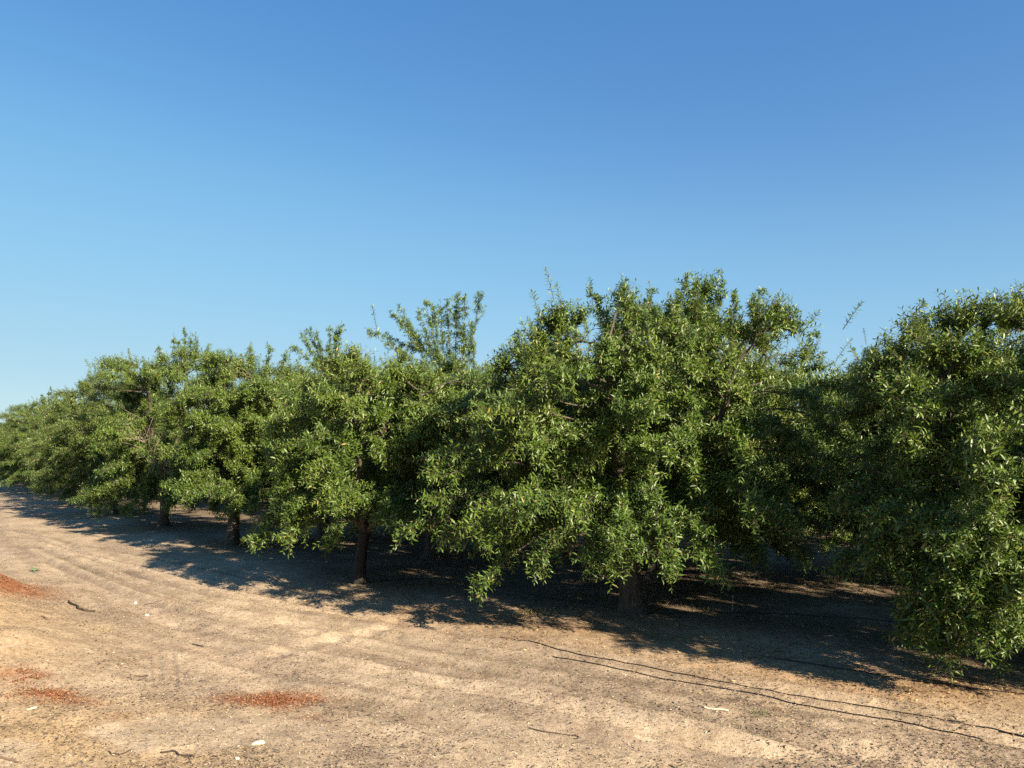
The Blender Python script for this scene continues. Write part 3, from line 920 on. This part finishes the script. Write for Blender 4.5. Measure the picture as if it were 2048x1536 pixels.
lay('bent_wire', [(1058, 1457), (1085, 1464), (1120, 1469), (1148, 1472), (1157, 1475), (1153, 1478), (1147, 1478)], .006, STICK, 'thin dark bent wire with a hooked end on the bare track', 'wire', seed=7, wob=.0)
lay('dry_stick', [(1408, 1417), (1435, 1421), (1456, 1424)], .010, PALEST, 'straight pale stick lying below the hoses', 'stick', 'sticks on the ground', seed=8, wob=.004)
lay('dry_stick', [(136, 1204), (150, 1212), (160, 1220), (178, 1224), (190, 1224)], .018, STICK, 'knotty dark branch piece on the sandy berm', 'stick', 'sticks on the ground', seed=9, wob=.02)
lay('dry_stick', [(84, 1234), (91, 1238), (99, 1241)], .012, BROWNST, 'short brown stick on the berm left of the knotty branch', 'stick', 'sticks on the ground', seed=10, wob=.004)
lay('dry_stick', [(386, 1289), (396, 1292), (406, 1294)], .009, STICK, 'short dark stick above the tyre print', 'stick', 'sticks on the ground', seed=11, wob=.004)
lay('dry_stick', [(-20, 1514), (10, 1518), (40, 1526)], .008, BROWNST, 'long thin stick in the bottom left corner', 'stick', 'sticks on the ground', seed=12, wob=.004)
lay('dry_stick', [(322, 1505), (345, 1506), (365, 1508), (382, 1514)], .008, STICK, 'dark crooked twig at the bottom, right of the pale bits', 'stick', 'sticks on the ground', seed=13, wob=.02)
lay('dry_stick', [(218, 1504), (228, 1510), (245, 1509), (262, 1502)], .006, STICK, 'small dark curled twig near the bottom left', 'stick', 'sticks on the ground', seed=14, wob=.01)
lay('dry_stick', [(290, 1203), (320, 1201), (353, 1200)], .006, BROWNST, 'thin grey twig lying across the wheel ruts', 'stick', 'sticks on the ground', seed=15, wob=.02)
lay('dry_stick', [(270, 1353), (283, 1354), (295, 1353)], .007, STICK, 'small black twig left of the tyre print', 'stick', 'sticks on the ground', seed=16, wob=.006)


def stone(px, py, sx, sy, sz, mat, label, seed, name='stone', cat='stone', group='pale stones on the track'):
    rng = np.random.default_rng(seed)
    p = ongnd(px, py)
    dirs = fib(90)
    k = 1 + .22 * np.sin(dirs[:, 0] * 3 + seed) * np.cos(dirs[:, 1] * 2.5 + seed * 2) + rng.normal(0, .03, 90)
    k *= np.clip(1.15 - .35 * np.abs(np.max(np.abs(dirs), axis=1) - .8), .8, 1.2)
    V = dirs * k[:, None] * np.array([sx, sy, sz])
    import bmesh
    bm = bmesh.new()
    for v in V: bm.verts.new(v)
    bmesh.ops.convex_hull(bm, input=bm.verts)
    me = bpy.data.meshes.new(name); bm.to_mesh(me); bm.free()
    me.materials.append(mat)
    o = link(name, me, None, (p[0], p[1], p[2] + sz * .35))
    o.rotation_euler = (rng.normal(0, .15), rng.normal(0, .15), rng.uniform(-.5, .5))
    return tag(o, label, cat, group)


ROCK = plain('pale_stone', (.62, .53, .36), .9)
stone(517, 1488, .05, .026, .018, ROCK, 'large flat pale stone at the bottom of the track', 4)
stone(271, 1207, .025, .02, .02, plain('white_stone', (.75, .70, .58), .9), 'small round white stone beside the wheel ruts', 5)
stone(294, 1231, .03, .02, .015, ROCK, 'small pale stone on the berm slope below the white one', 6)
stone(474, 1518, .018, .014, .012, ROCK, 'tiny pale pebble near the bottom edge', 7)
stone(62, 1418, .045, .02, .010, ROCK, 'thin pale chip below the orange weed streak', 8)


# ------------------------------------------------------------------ small plants
def blades(name, label, xyc, n, spread, h, w, mat, seed, cat, group=None, lean=.5, kind=None, xy=None):
    rng = np.random.default_rng(seed)
    xy = (np.array(xyc) + rng.normal(0, spread, (n, 2))) if xy is None else xy
    n = len(xy)
    z = ground_h(xy[:, 0], xy[:, 1])
    B = np.concatenate([xy, z[:, None]], -1)
    D = norm(np.concatenate([rng.normal(0, lean, (n, 2)), np.ones((n, 1))], -1))
    W = norm(np.cross(D, rng.normal(size=(n, 3))))
    L = (h * rng.uniform(.4, 1.2, n))[:, None]
    bend = np.concatenate([rng.normal(0, .25, (n, 2)), np.full((n, 1), -.1)], -1)
    vs = [B - W * w / 2, B + W * w / 2, B + D * L * .55 + bend * L * .2 + W * w * .4, B + D * L * .55 + bend * L * .2 - W * w * .4, B + D * L + bend * L]
    V = np.stack(vs, 1).reshape(-1, 3)
    o_ = (np.arange(n) * 5)[:, None]
    fs = [o_ + np.array([[3, 2, 4]]), o_ + np.array([[0, 1, 2, 3]])]
    if not kind:                      # thin webs added just under the soil join the blades of one tuft
        V[0::5, 2] -= .01; V[1::5, 2] -= .01
        fs[1] = np.concatenate([fs[1], np.stack([o_[:-1, 0], o_[:-1, 0] + 1, o_[1:, 0], o_[1:, 0] + 1], -1)])
    me = mesh_np(name, V, fs, mat, attr=np.repeat(rng.random(n), 5))
    o = link(name, me)
    return tag(o, label, cat, group, kind)


GREENB = tint_mat('green_weed', [(0, (0.038, 0.068, 0.019)), (1, (0.090, 0.120, 0.038))])
DRYB = tint_mat('dry_grass', [(0, (0.225, 0.165, 0.075)), (1, (0.375, 0.300, 0.150))])
blades('grass_tuft', 'small sparse green grass tuft below the hoses', ongnd(1522, 1428)[:2], 60, .07, .06, .004, GREENB, 1, 'grass')
blades('grass_tuft', 'pale dry grass tuft on the slope of the berm', ongnd(200, 1262)[:2], 70, .12, .09, .004, DRYB, 2, 'grass')
blades('grass_tuft', 'straw coloured heap of dry grass at the edge of the shade', ongnd(1052, 1226)[:2], 500, .16, .09, .005, DRYB, 3, 'grass', lean=1.5)
# broad-leaved weed on the berm
wp = ongnd(69, 1143)
root = bpy.data.objects.new('broadleaf_weed', None); col.objects.link(root); root.location = wp
tag(root, 'small grey-green broad-leaved weed alone on the sandy berm', 'weed')
rw = np.random.default_rng(3)
WEED = plain('weed_leaf', (.10, .14, .07), .6, .3, .3, 30)
for k in range(7):
    a = k * 2.4 + .4; el = rw.uniform(.2, 1.1); L = rw.uniform(.13, .22)
    dv = np.array([math.cos(a) * math.cos(el), math.sin(a) * math.cos(el), math.sin(el)]); wv = norm(np.cross(dv, [0, 0, 1.0])); nv = np.cross(wv, dv)
    t = np.linspace(0, 1, 7); ww = np.sin(np.pi * np.clip(t * .93 + .04, 0, 1)) ** .8 * L * .17
    mid = dv * (L * t)[:, None] - np.array([0, 0, 1]) * (L * .25 * t ** 2)[:, None]
    V = np.concatenate([mid - wv * ww[:, None] + nv * .1 * ww[:, None], mid, mid + wv * ww[:, None] + nv * .1 * ww[:, None]])
    q = [[i, i + 7, i + 8, i + 1] for i in range(6)] + [[i + 7, i + 14, i + 15, i + 8] for i in range(6)]
    link('leaf', mesh_np('leaf', V, [np.array(q)], WEED, smooth=True), root)
# short weeds and dry grass below the trees
p = field_pts(60000, 8, 40, 1.2)
d, s = edge_dist(p[:, 0], p[:, 1])
ww = sstep(.1, -.6, d) * sstep(.46, .62, fbm(p[:, 0] * .7, p[:, 1] * .7, 88, 3))
blades('dry_weeds', 'short dry grass and weeds in the shade under the trees', None, 0, 0, .09, .006, tint_mat('shade_weed', [(0, (0.075, 0.083, 0.030)), (.5, (0.188, 0.143, 0.068)), (1, (0.300, 0.232, 0.112))]), 6, 'weeds', kind='stuff', xy=keep(p, ww))
# micro-sprinkler stakes in the row
for px, py, lab in ((1465, 1214, 'thin sprinkler stake beside the drip line right of the thick trunk'), (1482, 1170, 'thin sprinkler stake farther back in the dark orchard')):
    b_ = ongnd(px, py + 10)
    w = Wood()
    w.tubes((b_ + np.array([[0, 0, -.03], [.003, 0, .1], [.008, 0, .21], [.009, 0, .22]]))[None], np.array([[.005, .005, .005, .009]]), 6)
    w.tubes((b_ + np.array([[.009, 0, .22], [.009, 0, .245], [.009, 0, .26]]))[None], np.array([[.013, .013, .002]]), 8)
    tag(link('sprinkler_stake', w.build('sprinkler_stake', plain('stake_grey', (.30, .27, .22), .6))), lab, 'sprinkler', 'sprinkler stakes')
